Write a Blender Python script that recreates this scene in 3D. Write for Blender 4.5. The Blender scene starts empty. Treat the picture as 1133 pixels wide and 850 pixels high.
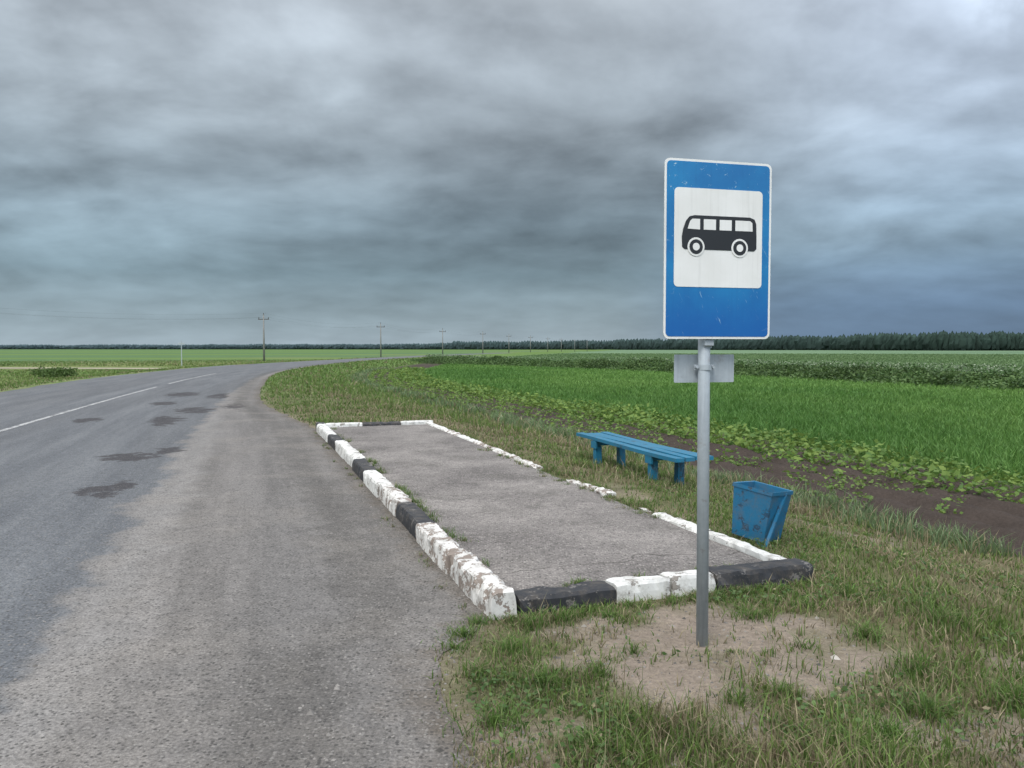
import bpy, bmesh, math, random
import numpy as np
from mathutils import Vector, Matrix
rng=np.random.default_rng(7); random.seed(7)
S=bpy.context.scene
S.view_settings.view_transform='Standard'; S.view_settings.look='None'; S.view_settings.exposure=0
COL=S.collection

# ---------------------------------------------------------------- helpers
def curve_fn(pts):
    ys=np.array([p[0] for p in pts],float); xs=np.array([p[1] for p in pts],float)
    m=np.gradient(xs,ys)
    def f(y):
        y=np.asarray(y,float); yc=np.clip(y,ys[0],ys[-1])
        i=np.clip(np.searchsorted(ys,yc)-1,0,len(ys)-2)
        h=ys[i+1]-ys[i]; t=(yc-ys[i])/h
        r=(2*t**3-3*t**2+1)*xs[i]+(t**3-2*t**2+t)*h*m[i]+(-2*t**3+3*t**2)*xs[i+1]+(t**3-t**2)*h*m[i+1]
        return r+np.where(y<ys[0],(y-ys[0])*m[0],0)+np.where(y>ys[-1],(y-ys[-1])*m[-1],0)
    return f
_lat={}
def vn(x,y,scale,seed=0):
    if seed not in _lat: _lat[seed]=np.random.default_rng(100+seed).random((256,256))
    L=_lat[seed]; u=np.asarray(x)*scale+37.3; v=np.asarray(y)*scale+91.7
    i=np.floor(u).astype(int); j=np.floor(v).astype(int); a=u-i; b=v-j
    a=a*a*(3-2*a); b=b*b*(3-2*b); i0=i%256; i1=(i+1)%256; j0=j%256; j1=(j+1)%256
    return (L[i0,j0]*(1-a)+L[i1,j0]*a)*(1-b)+(L[i0,j1]*(1-a)+L[i1,j1]*a)*b
def fbm(x,y,s,seed=0): return (vn(x,y,s,seed)*.5+vn(x,y,s*2.1,seed+1)*.3+vn(x,y,s*4.3,seed+2)*.2)
def ss(a,b,x):
    t=np.clip((np.asarray(x,float)-a)/(b-a),0,1); return t*t*(3-2*t)

cl=curve_fn([(-10,-2),(0,-5.1),(15,-9.65),(31,-14.1),(42.6,-17.0),(65,-21),(95,-22),(136,-20.3),(200,-15),(300,-1)])
le=curve_fn([(-10,-6.6),(0,-9.6),(15,-14.2),(29.6,-18.6),(36,-20.6),(52,-23.9),(68,-26.2),(97,-26),(136,-23.6),(200,-18),(300,-4)])
re=curve_fn([(-10,2),(0,-1.2),(3.5,-2.3),(6,-3.1),(11.9,-5),(31,-10.7),(47,-14.6),(65,-17.6),(90,-19),(136,-17.6),(200,-12),(300,2)])
gsl=[(-10,3.2),(-5,1.5),(0,.3),(2.9,-.19),(4.1,-.33),(4.65,-.08),(5.3,-.32),(8,-1.25),(12,-2.64),(15.3,-3.79),(16.6,-4.35),(22.4,-7),(26.2,-8.3),(35,-10.9),(52,-15.2),(65,-17.1),(88,-18.7),(136,-17.2),(200,-11.6),(300,2.4)]
gs=curve_fn(gsl)
bb=curve_fn([(-10,7.1),(0,3.7),(5.3,1.95),(10,.3),(15.6,-1.65),(20,-4),(26,-7.4),(35,-10.9),(52,-15.2),(65,-17.1),(88,-18.7),(136,-17.2),(200,-11.6),(300,2.4)])
fe=curve_fn([(-10,10.9),(0,7.5),(7,5.15),(13,3.1),(20,.72),(30,-2.8),(45,-8),(65,-11.5),(90,-12.5),(130,-11),(200,-4),(300,12)])
hl=curve_fn([(-60,64),(10,36),(38,25),(55,19),(73,11),(110,-10),(125,-14)])
D=np.array([-.322,.947]); N=np.array([.947,.322]); O=np.array([-.09,4.63])
def PW(u,v): return O[0]+D[0]*u+N[0]*v, O[1]+D[1]*u+N[1]*v

def in_platform(x,y,m=0):
    px=x-O[0]; py=y-O[1]
    u=px*D[0]+py*D[1]; v=px*N[0]+py*N[1]
    return (u>-m)&(u<11.1+m)&(v>-m)&(v<2.12+m)

def height(x,y):
    x=np.asarray(x,float); y=np.asarray(y,float)
    t=ss(0.1,1,(x-bb(y))/np.maximum(fe(y)-bb(y),1)); 
    z=-.45*t
    bump=np.maximum((fbm(x,y,1.3,3)-.35)*.05+(vn(x,y,6,9)-.4)*.016,0)
    far=ss(60,15,np.hypot(x,y))
    z=z+(~in_platform(x,y,.12))*bump*far*ss(0,.3,x-gs(y))-.006
    L=le(y)-x
    z=z-.45*ss(.5,7,L)*(L>0)
    onroad=(x<gs(y)+.02)&(x>le(y))
    z=np.where(onroad,-.006,z)
    z=np.where(in_platform(x,y,.05),-.006,z)
    f=x-fe(y); r=(f>0.1)&(f<4.0)&(np.hypot(x,y)<60)
    z=z+np.where(r,.05*np.cos(2*math.pi*(f*.94-.0)/.68)*ss(.1,.4,f)*ss(4,3.6,f)+(vn(x,y,3.1,13)-.5)*.07+(vn(x,y,8,14)-.5)*.03,0)
    return z

def mesh_np(name,verts,loops,sizes,cols=None,mat=None,smooth=False,attrs=None):
    me=bpy.data.meshes.new(name)
    verts=np.asarray(verts,np.float32); loops=np.asarray(loops,np.int32).ravel(); sizes=np.asarray(sizes,np.int32)
    me.vertices.add(len(verts)); me.vertices.foreach_set('co',verts.ravel())
    me.loops.add(len(loops)); me.loops.foreach_set('vertex_index',loops)
    me.polygons.add(len(sizes)); st=np.zeros(len(sizes),np.int32); st[1:]=np.cumsum(sizes)[:-1]
    me.polygons.foreach_set('loop_start',st); me.polygons.foreach_set('loop_total',sizes)
    me.polygons.foreach_set('use_smooth',np.full(len(sizes),smooth))
    me.update(calc_edges=True)
    if cols is not None:
        a=me.color_attributes.new(name='Col',type='FLOAT_COLOR',domain='POINT')
        c=np.ones((len(verts),4),np.float32); c[:,:3]=cols; a.data.foreach_set('color',c.ravel())
    for k,v in (attrs or {}).items():
        a=me.attributes.new(k,'FLOAT','POINT'); a.data.foreach_set('value',np.asarray(v,np.float32).ravel())
    ob=bpy.data.objects.new(name,me); COL.objects.link(ob)
    if mat: me.materials.append(mat)
    return ob
def grid_loops(nx,ny):
    i,j=np.meshgrid(np.arange(nx-1),np.arange(ny-1),indexing='ij'); a=(i*ny+j).ravel()
    return np.stack([a,a+ny,a+ny+1,a+1],1), np.full(len(a),4)

# ---------------------------------------------------------------- node helpers
class NT:
    def __init__(s,name,world=False):
        if world: s.t=bpy.data.worlds.new(name); S.world=s.t
        else: s.t=bpy.data.materials.new(name)
        s.t.use_nodes=True; s.n=s.t.node_tree; s.n.nodes.clear()
    def add(s,typ,**kw):
        nd=s.n.nodes.new(typ)
        for k,v in kw.items(): setattr(nd,k,v)
        return nd
    def put(s,sock,v):
        if v is None: return
        if isinstance(v,bpy.types.NodeSocket): s.n.links.new(v,sock)
        else:
            if isinstance(v,(tuple,list)) and len(v)==3 and sock.type=='RGBA': v=(*v,1)
            sock.default_value=v
    def m(s,op,a,b=None,c=None,clamp=False):
        nd=s.add('ShaderNodeMath',operation=op,use_clamp=clamp); s.put(nd.inputs[0],a)
        if b is not None: s.put(nd.inputs[1],b)
        if c is not None: s.put(nd.inputs[2],c)
        return nd.outputs[0]
    def mr(s,v,a,b,c=0.,d=1.,smooth=True):
        nd=s.add('ShaderNodeMapRange'); nd.interpolation_type='SMOOTHSTEP' if smooth else 'LINEAR'
        s.put(nd.inputs[0],v); nd.inputs[1].default_value=a; nd.inputs[2].default_value=b; nd.inputs[3].default_value=c; nd.inputs[4].default_value=d
        return nd.outputs[0]
    def mix(s,f,a,b,mode='MIX'):
        nd=s.add('ShaderNodeMix',data_type='RGBA',blend_type=mode); s.put(nd.inputs[0],f); s.put(nd.inputs[6],a); s.put(nd.inputs[7],b); return nd.outputs[2]
    def noise(s,vec,scale,detail=3,rough=.55,dist=0):
        nd=s.add('ShaderNodeTexNoise'); s.put(nd.inputs['Vector'],vec); nd.inputs['Scale'].default_value=scale
        nd.inputs['Detail'].default_value=detail; nd.inputs['Roughness'].default_value=rough; nd.inputs['Distortion'].default_value=dist
        return nd.outputs[0]
    def vor(s,vec,scale,feature='F1'):
        nd=s.add('ShaderNodeTexVoronoi',feature=feature); s.put(nd.inputs['Vector'],vec); nd.inputs['Scale'].default_value=scale
        return nd.outputs
    def xyz(s,v):
        nd=s.add('ShaderNodeSeparateXYZ'); s.put(nd.inputs[0],v); return nd.outputs
    def comb(s,x,y,z=0.):
        nd=s.add('ShaderNodeCombineXYZ'); s.put(nd.inputs[0],x); s.put(nd.inputs[1],y); s.put(nd.inputs[2],z); return nd.outputs[0]
    def scale(s,c,f):
        nd=s.add('ShaderNodeVectorMath',operation='SCALE'); s.put(nd.inputs[0],c); s.put(nd.inputs[3],f); return nd.outputs[0]
    def attr(s,name,out='Fac'):
        nd=s.add('ShaderNodeAttribute',attribute_name=name); return nd.outputs[out]
    def pos(s): return s.add('ShaderNodeNewGeometry').outputs['Position']
    def obj(s): return s.add('ShaderNodeTexCoord').outputs['Object']
    def bump(s,h,strength=.3,dist=.01):
        nd=s.add('ShaderNodeBump'); nd.inputs['Strength'].default_value=strength; nd.inputs['Distance'].default_value=dist; s.put(nd.inputs['Height'],h); return nd.outputs[0]
    def out(s,color,rough=.8,spec=.3,metal=0.,normal=None,transl=0):
        b=s.add('ShaderNodeBsdfPrincipled'); s.put(b.inputs['Base Color'],color); s.put(b.inputs['Roughness'],rough)
        s.put(b.inputs['Specular IOR Level'],spec); s.put(b.inputs['Metallic'],metal)
        if normal is not None: s.put(b.inputs['Normal'],normal)
        o=s.add('ShaderNodeOutputMaterial'); r=b.outputs[0]
        if transl:
            t=s.add('ShaderNodeBsdfTranslucent'); s.put(t.inputs[0],color); mx=s.add('ShaderNodeMixShader'); mx.inputs[0].default_value=transl
            s.n.links.new(r,mx.inputs[1]); s.n.links.new(t.outputs[0],mx.inputs[2]); r=mx.outputs[0]
        s.n.links.new(r,o.inputs[0]); return s.t

# ---------------------------------------------------------------- world
SUN_EL=math.radians(48); SUN_AZ=math.radians(205)
w=NT('sky',world=True)
d=w.add('ShaderNodeTexCoord').outputs['Generated']
X,Y,Z=w.xyz(d)
zc=w.m('MAXIMUM',Z,0.)
den=w.m('ADD',zc,.26)
pu=w.m('DIVIDE',X,den); pv=w.m('MULTIPLY',w.m('DIVIDE',Y,den),1.1)
P=w.comb(pu,pv,.3)
warp=w.noise(P,1.0,2,.5)
def cloudvec(ox,oy): return w.comb(w.m('ADD',w.m('ADD',pu,ox),w.m('MULTIPLY',warp,.4)),w.m('ADD',w.m('ADD',pv,oy),w.m('MULTIPLY',warp,.30)),1.7)
P2=cloudvec(0.,0.); P3=cloudvec(.04,.13)
n1=w.noise(P2,1.25,3,.5)
n2=w.noise(P2,3.2,5,.52); n2b=w.noise(P3,3.2,4,.52)
n3=w.noise(d,4.2,6,.54)
relief=w.m('SUBTRACT',n2,n2b)
ramp=w.add('ShaderNodeValToRGB'); w.put(ramp.inputs[0],zc)
cr=ramp.color_ramp
stops=[(0.0,(.34,.425,.485)),(.035,(.275,.36,.415)),(.09,(.195,.275,.325)),(.16,(.22,.29,.34)),(.26,(.34,.40,.45)),(.38,(.43,.485,.54)),(.55,(.8,.85,.9)),(.9,(1.4,1.43,1.45))]
cr.elements[0].position=0; cr.elements[0].color=(*stops[0][1],1); cr.elements[1].position=.9; cr.elements[1].color=(*stops[-1][1],1)
for p,c in stops[1:-1]:
    e=cr.elements.new(p); e.color=(*c,1)
c0=ramp.outputs[0]
amp=w.mr(zc,0.,.18,.35,1.)
nn=w.m('ADD',w.m('MULTIPLY',w.m('SUBTRACT',n1,.5),1.0),w.m('MULTIPLY',w.m('SUBTRACT',n2,.5),.5))
nn=w.m('ADD',nn,w.m('MULTIPLY',relief,.9))
nn=w.m('ADD',nn,w.m('MULTIPLY',w.m('SUBTRACT',n3,.5),.8))
f1=w.m('MAXIMUM',w.m('ADD',1.,w.m('MULTIPLY',nn,amp)),.5)
fx=w.m('ADD',w.mr(X,-.05,-.5,0.,.26),w.mr(X,.12,.5,0.,.40))
fx=w.m('MULTIPLY',fx,w.mr(zc,.03,.15,.2,1.))
core=w.m('MULTIPLY',w.mr(w.m('ABSOLUTE',w.m('SUBTRACT',X,.04)),0.,.34,1.,0.),w.mr(w.m('ABSOLUTE',w.m('SUBTRACT',zc,.15)),0.,.15,1.,0.))
f2=w.m('SUBTRACT',w.m('ADD',1.,fx),w.m('MULTIPLY',core,.22))
low=w.m('MULTIPLY',w.mr(X,.10,.33,0.,1.),w.mr(zc,.14,.04,0.,1.))
c1=w.mix(low,c0,(.125,.20,.295))
c1=w.mix(w.mr(X,.1,.5,0.,.6),c1,w.mix(1.,c1,(.96,1.,1.13),'MULTIPLY'))
bx=w.m('SUBTRACT',X,.50); bz=w.m('SUBTRACT',Z,.385)
br=w.m('SQRT',w.m('ADD',w.m('MULTIPLY',bx,bx),w.m('MULTIPLY',bz,bz)))
brk=w.m('MULTIPLY',w.mr(br,.10,.0,0.,1.),w.mr(n3,.42,.55,0.1,1.))
f3=w.m('ADD',w.m('MULTIPLY',f1,f2),w.m('MULTIPLY',brk,1.3))
back=w.mr(Y,.15,-.6,1.,2.0)
f4=w.m('MULTIPLY',w.m('MULTIPLY',f3,back),10.)
c2=w.scale(c1,f4)
sky=w.add('ShaderNodeTexSky',sky_type='NISHITA'); sky.sun_disc=False; sky.sun_elevation=SUN_EL; sky.sun_rotation=SUN_AZ
cm=w.mix(.94,sky.outputs[0],c2)
bg=w.add('ShaderNodeBackground'); bg.inputs[1].default_value=.1; w.n.links.new(cm,bg.inputs[0])
ow=w.add('ShaderNodeOutputWorld'); w.n.links.new(bg.outputs[0],ow.inputs[0])

sl=bpy.data.lights.new('sun','SUN'); sl.energy=1.5; sl.angle=math.radians(14); sl.color=(1,.96,.9)
so=bpy.data.objects.new('sun',sl); COL.objects.link(so); so.location=(-10,-20,30)
sd=Vector((math.sin(SUN_AZ)*math.cos(SUN_EL),math.cos(SUN_AZ)*math.cos(SUN_EL),math.sin(SUN_EL)))
so.rotation_euler=sd.to_track_quat('Z','Y').to_euler()

# ---------------------------------------------------------------- materials
def asphalt_mat(name,lane):
    t=NT(name); p=t.pos()
    fine=t.noise(p,60,2,.8); vo=t.vor(p,55); agg=vo[0]; aggc=vo[1]
    mid=t.noise(p,11,4,.75); big=t.noise(p,.9,4,.6)
    if lane:
        lat=t.attr('lat'); edge=t.attr('edge'); lon=t.attr('lon')
        st=t.noise(t.comb(t.m('MULTIPLY',lat,2.2),t.m('MULTIPLY',lon,.16)),1.,6,.68)
        wob=t.m('ADD',lat,t.m('MULTIPLY',t.m('SUBTRACT',t.noise(p,1.1,6,.68),.5),1.1))
        mk=t.mr(wob,-.10,.10)
        lanec=t.mix(t.mr(st,.3,.7),(.092,.097,.106),(.143,.148,.155))
        layc=t.mix(t.mr(st,.3,.7),(.122,.113,.106),(.20,.186,.175))
        c=t.mix(mk,lanec,layc)
        seam=t.m('MULTIPLY',t.mr(t.m('ABSOLUTE',t.m('SUBTRACT',wob,.22)),0.,.34,1.,0.),.55)
        c=t.mix(seam,c,(.24,.228,.217))
        dk=t.mr(t.noise(t.comb(t.m('MULTIPLY',lat,.9),t.m('MULTIPLY',lon,.05),4.),1.,3,.5),.42,.62)
        c=t.mix(t.m('MULTIPLY',dk,.25),c,(.085,.085,.088))
        trk=t.mr(t.m('ABSOLUTE',t.m('SUBTRACT',edge,1.25)),0.,.45,.4,0.); c=t.mix(t.m('MULTIPLY',trk,st),c,(.09,.085,.082))
        ed=t.m('ADD',edge,t.m('MULTIPLY',t.m('SUBTRACT',t.noise(p,3.2,5,.65),.5),.9))
        dm=t.mr(ed,.34,-.05,0.,1.)
        c=t.mix(t.m('MULTIPLY',dm,.85),c,(.10,.083,.066))
        dd=t.mr(t.m('ABSOLUTE',t.m('SUBTRACT',ed,.6)),0.,.5,.6,0.)
        c=t.mix(dd,c,(.072,.066,.06))
        pw=t.noise(p,3.2,5,.7); px,py,pz=t.xyz(p)
        tot=None
        for (cx,cy,rx,ry) in [(-5.5,11.35,.36,.45),(-5.25,12.1,.2,.4),(-4.5,8.6,.24,.30),(-4.42,9.0,.13,.3),(-7.55,17.3,.34,.8),(-7.2,16.4,.22,.5),(-9.2,17.2,.28,.5),(-8.0,20,.42,.9),(-7.5,21.4,.3,.8),(-9.9,22.5,.36,.7),(-8.35,12.0,.26,.3),(-6.9,9.3,.20,.25),(-11.2,27,.5,1.2),(-9.6,26,.3,1.3),(-6.2,5.9,.2,.2)]:
            a=t.m('DIVIDE',t.m('SUBTRACT',px,cx),rx); b=t.m('DIVIDE',t.m('SUBTRACT',py,cy),ry)
            a=t.m('ADD',a,t.m('MULTIPLY',b,ry/rx*.30))
            r=t.m('ADD',t.m('ADD',t.m('MULTIPLY',a,a),t.m('MULTIPLY',b,b)),t.m('MULTIPLY',t.m('SUBTRACT',pw,.5),8.))
            q=t.mr(r,1.5,.6,0.,1.)
            tot=q if tot is None else t.m('MAXIMUM',tot,q)
        c=t.mix(t.m('MULTIPLY',tot,.82),c,(.034,.030,.032))
        dust=t.mr(big,.45,.7,0.,.35); c=t.mix(t.m('MULTIPLY',dust,mk),c,(.24,.217,.193))
        whites=.38; wcol=(.30,.285,.265)
    else:
        c=t.mix(t.mr(big,.3,.7),(.135,.122,.115),(.225,.205,.19))
        dm=t.mr(t.noise(p,1.7,6,.68),.48,.72,0.,.65); c=t.mix(dm,c,(.10,.092,.082))
        whites=.65; wcol=(.38,.35,.32)
    k=t.m('ADD',.05,t.m('MULTIPLY',fine,1.9)); k=t.m('MULTIPLY',k,t.m('ADD',.5,t.m('MULTIPLY',mid,1.0)))
    c=t.scale(c,k)
    sp=t.xyz(aggc)[0]
    c=t.mix(t.m('MULTIPLY',t.mr(sp,.70,.86),t.mr(agg,.5,.3,0.,whites)),c,wcol)
    c=t.mix(t.m('MULTIPLY',t.mr(sp,.32,.14),t.mr(agg,.55,.35,0.,.7)),c,(.042,.04,.038))
    if not lane:
        nv=t.add('ShaderNodeTexNoise'); nv.inputs['Scale'].default_value=2.5; nv.inputs['Detail'].default_value=6; t.put(nv.inputs['Vector'],p)
        wv=t.add('ShaderNodeVectorMath',operation='ADD'); t.put(wv.inputs[0],p); t.put(wv.inputs[1],t.scale(nv.outputs[1],.5))
        qx,qy,qz=t.xyz(wv.outputs[0])
        u=t.m('ADD',t.m('MULTIPLY',qx,-.322),t.m('MULTIPLY',qy,.947))
        for uc in (5.15,8.6,11.9):
            ck=t.mr(t.m('ABSOLUTE',t.m('SUBTRACT',u,uc)),.0,.016,.75,0.); c=t.mix(ck,c,(.05,.045,.04))
    h=t.m('ADD',t.m('MULTIPLY',agg,-.6),t.m('ADD',fine,t.m('MULTIPLY',mid,1.2)))
    return t.out(c,.88,.25,normal=t.bump(h,.8,.009))
road_m=asphalt_mat('asphalt_road',True); plat_m=asphalt_mat('asphalt_platform',False)

def ground_mat():
    t=NT('ground_soil'); p=t.pos(); c=t.attr('Col','Color')
    a=t.noise(p,2.5,4,.6); b=t.noise(p,28,4,.65); f=t.noise(p,120,2,.6); l=t.noise(p,.09,4,.6)
    k=t.m('MULTIPLY',t.m('ADD',.6,t.m('MULTIPLY',a,.8)),t.m('ADD',.45,t.m('MULTIPLY',b,1.1)))
    k=t.m('MULTIPLY',k,t.m('ADD',.7,t.m('MULTIPLY',f,.6)))
    k=t.m('MULTIPLY',k,t.m('ADD',.7,t.m('MULTIPLY',l,.6)))
    c=t.scale(c,k)
    h=t.m('ADD',t.m('MULTIPLY',b,1.),t.m('MULTIPLY',f,.35))
    return t.out(c,.95,.1,normal=t.bump(h,.9,.03))
ground_m=ground_mat()
def veg_mat(name,transl=.3,spec=.25,rough=.55):
    t=NT(name); c=t.attr('Col','Color'); n=t.noise(t.pos(),1.2,2); c=t.scale(c,t.m('ADD',.72,t.m('MULTIPLY',n,.56)))
    return t.out(c,rough,spec,transl=transl)
grass_m=veg_mat('grass_blades'); leaf_m=veg_mat('leaves'); forest_m=veg_mat('forest_foliage',0,.05,.95)

def paint(name,base,under,wear=.5,rough=.6,scale=6,spec=.35,dirt=.35,dcol=(.12,.1,.08)):
    t=NT(name); p=t.pos(); a=t.noise(p,scale,6,.68); b=t.noise(p,scale*7,4,.6); big=t.noise(p,2.2,3)
    s_=t.m('ADD',t.m('MULTIPLY',a,.75),t.m('MULTIPLY',b,.25)); th=.72-.34*wear
    m=t.mr(s_,th,th+.03)
    u=t.mix(b,tuple(v*.6 for v in under),tuple(v*1.25 for v in under))
    c=t.mix(m,base,u); c=t.mix(t.mr(t.noise(p,11,5,.7),.42,.72,0.,dirt),c,dcol)
    c=t.scale(c,t.m('ADD',.8,t.m('MULTIPLY',big,.35)))
    h=t.m('SUBTRACT',t.m('MULTIPLY',b,.5),m)
    return t.out(c,rough,spec,normal=t.bump(h,.6,.006))
kw=paint('kerb_paint_white',(.66,.65,.62),(.26,.235,.21),.50,.8,9,dirt=.55,dcol=(.2,.18,.15))
kww=paint('kerb_paint_white_worn',(.61,.59,.56),(.25,.205,.175),.63,.88,8,dirt=.55,dcol=(.18,.155,.13))
kb=paint('kerb_paint_black',(.028,.029,.033),(.16,.15,.14),.48,.65,9,dirt=.5)
conc=paint('pole_concrete',(.22,.22,.21),(.16,.155,.15),.5,.9)
line_m=paint('road_line_paint',(.42,.42,.415),(.15,.15,.155),.64,.8,5)
blue_wood=paint('bench_blue_paint',(.014,.15,.255),(.03,.085,.13),.42,.5,5,.4,.3)
blue_bin=paint('bin_blue_paint',(.012,.125,.24),(.02,.065,.12),.46,.5,6,.4,.4)
dark_m=paint('dark_insulator',(.06,.05,.045),(.04,.04,.04),.3)
def galv():
    t=NT('galvanised_steel'); p=t.pos(); a=t.noise(p,22,5,.65)
    q=t.xyz(p); st=t.noise(t.comb(t.m('MULTIPLY',q[0],60.),t.m('MULTIPLY',q[1],60.),t.m('MULTIPLY',q[2],3.)),1.,4)
    c=t.mix(a,(.28,.315,.345),(.47,.51,.54)); c=t.mix(t.mr(st,.45,.75,0.,.5),c,(.24,.265,.29))
    c=t.mix(t.mr(t.noise(p,9,6,.7),.58,.72,0.,.5),c,(.2,.16,.13))
    return t.out(c,.6,.5,.15,normal=t.bump(a,.15,.003))
galv_m=galv()
def signmat(name,col,dark,amt=.5,specks=True):
    t=NT(name); p=t.obj(); a=t.noise(p,3.5,4,.6); z=t.xyz(p)[2]
    c=t.mix(t.mr(a,.3,.7,0.,amt),col,dark)
    q=t.xyz(p); st=t.noise(t.comb(t.m('MULTIPLY',q[0],34.),0.,t.m('MULTIPLY',q[2],1.6)),1.,4,.6)
    c=t.mix(t.mr(st,.5,.8,0.,.3),c,tuple(v*.6 for v in dark))
    if specks:
        c=t.mix(t.mr(z,1.95,1.62,0.,.75),c,(.004,.085,.33))
        s1=t.mr(t.noise(p,38,5,.75,.8),.63,.66,0.,.85); s1=t.m('MULTIPLY',s1,t.mr(z,1.9,2.4,.12,1.)); c=t.mix(s1,c,(.45,.58,.63))
        q2=t.comb(t.m('ADD',q[0],t.m('MULTIPLY',q[2],.5)),0.,t.m('MULTIPLY',q[2],.12))
        s2=t.m('MULTIPLY',t.mr(t.noise(q2,75,3,.6),.64,.68),t.mr(t.noise(p,7,3),.48,.56,0.,.7)); c=t.mix(s2,c,(.3,.46,.58))
    return t.out(c,.38,.45)
sg_blue=signmat('sign_blue_film',(.010,.185,.42),(.006,.125,.34),.9)
sg_white=signmat('sign_white_film',(.74,.73,.71),(.64,.63,.60),.7,False)
sg_black=signmat('sign_black_film',(.014,.014,.016),(.02,.02,.022),.5,False)

# ---------------------------------------------------------------- terrain
def axis(dense0,dense1,step,lo,hi,g=1.09):
    a=list(np.arange(dense0,dense1+1e-6,step)); s=step; v=dense1
    while v<hi: s*=g; v+=s; a.append(v)
    s=step; v=dense0; b=[]
    while v>lo: s*=g; v-=s; b.append(v)
    return np.array(b[::-1]+a)
gx=axis(-5,9,.08,-4500,4500,1.07); gy=axis(1.5,17,.08,-400,4500,1.045)
GX,GY=np.meshgrid(gx,gy,indexing='ij'); GZ=height(GX,GY)
def lerp(a,b,t): return a*(1-t[...,None])+np.array(b)*t[...,None]
def sand_mask(x,y):
    r=((x-1.0)/.85)**2+((y-4.05)/.68)**2
    m=ss(1.4,.35,r+(fbm(x,y,2.6,20)-.5)*2.6)
    m2=ss(.58,.74,fbm(x,y,1.4,24))*ss(7.5,4,np.hypot(x-1,y-3))*.7
    m3=ss(.25,.0,x-gs(y)+(fbm(x,y,3,31)-.5)*.4)*.5
    return np.clip(np.maximum.reduce([m,m2,m3*np.ones_like(m)]),0,1)
def ground_col(x,y):
    R=np.hypot(x,y)
    c=np.zeros(x.shape+(3,))+np.array((.12,.12,.06))
    dry=ss(.4,.65,fbm(x,y,.8,11)); c=lerp(c,(.175,.145,.095),dry*.7)
    c=lerp(c,(.25,.205,.165),sand_mask(x,y))
    c=lerp(c,(.10,.16,.045),ss(15,45,R))
    f=x-fe(y)+ (fbm(x,y,.6,40)-.5)*.6
    c=lerp(c,(.060,.047,.040),ss(-.25,.15,f)*ss(170,90,R))
    c=lerp(c,(.075,.155,.038),ss(3.4,4.2,f))
    h=x-hl(y); hm=ss(-.5,.5,h)*(x>-14)
    c=lerp(c,(.11,.175,.085),hm*ss(3,4,f))
    c=lerp(c,(.12,.185,.105),ss(160,320,R)*ss(0,3,f))
    strip=ss(.5,.6,vn(x*.15,y,.012,55))*ss(200,350,R); c=lerp(c,(.085,.145,.08),strip*.6)
    L=le(y)-x
    vl=ss(0,1,L); cl_=np.zeros_like(c)+np.array((.105,.165,.045)); b=ss(.4,.62,fbm(x*.4,y,.06,60))
    cl_=lerp(cl_,(.2,.2,.09),b*.6*ss(60,20,L)); cl_=lerp(cl_,(.27,.23,.16),ss(1.6,.3,L))
    cl_=lerp(cl_,(.075,.135,.065),ss(.5,.56,vn(x*.1,y,.02,66))*ss(110,170,R)*.8)
    c=c*(1-vl[...,None])+cl_*vl[...,None]
    return c
V=np.stack([GX,GY,GZ],-1).reshape(-1,3); lp,sz=grid_loops(len(gx),len(gy))
mesh_np('ground',V,lp,sz,ground_col(GX,GY).reshape(-1,3),ground_m,True)

# ---------------------------------------------------------------- road (lane + lay-by in one sheet)
ry=np.concatenate([np.arange(-9,30,.10),np.arange(30,80,.5),np.arange(80,300,2)])
nl=56
tt=np.linspace(0,1,nl)
L=le(ry)+(vn(ry,0*ry,.8,70)-.5)*.25; offp=((ry<4.3)|(ry>15.6))
Rr=gs(ry)+((vn(ry,0*ry,1.7,71)-.5)*.16+(vn(ry,0*ry,5,72)-.5)*.07)*offp
RX=L[:,None]*(1-tt)+Rr[:,None]*tt; RY=np.repeat(ry[:,None],nl,1)
RZ=0*RX
lat=(RX-re(RY))*.94; edge=(Rr[:,None]-RX)*.94
lp,sz=grid_loops(len(ry),nl); lp=lp[:,::-1]
mesh_np('road',np.stack([RX,RY,RZ],-1).reshape(-1,3),lp,sz,None,road_m,True,{'lat':lat,'edge':edge,'lon':RY})
def strip(f,y0,y1,wd,z):
    ys=np.arange(y0,y1,.25); x=f(ys); V=[]
    for a,b in zip(x,ys): V+= [(a-wd/2,b,z),(a+wd/2,b,z)]
    lo=[(2*i,2*i+1,2*i+3,2*i+2) for i in range(len(ys)-1)]
    return np.array(V),np.array(lo)
Vs=[];Ls=[];o=0
for a,b in [(-9,32.5),(35,50)]:
    v,l=strip(cl,a,b,.12,.004); Vs.append(v); Ls.append(l+o); o+=len(v)
Ls=np.concatenate(Ls)
mesh_np('road_centre_line',np.concatenate(Vs),Ls,np.full(len(Ls),4),None,line_m)

ty=np.linspace(0,1,60); tx=-26-ty*190; tyy=78+ty*10+3*np.sin(ty*5)
A=np.stack([tx,tyy-2.2,np.full(60,0.)],1); B=np.stack([tx,tyy+3.2,np.full(60,0.)],1)
Vt=np.empty((120,3)); Vt[0::2]=A; Vt[1::2]=B; Vt[:,2]=height(Vt[:,0],Vt[:,1])+.03
Lt=np.array([(2*i,2*i+1,2*i+3,2*i+2) for i in range(59)])
mesh_np('dirt_track',Vt,Lt,np.full(59,4),np.tile((.30,.27,.20),(120,1)),ground_m)

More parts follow.
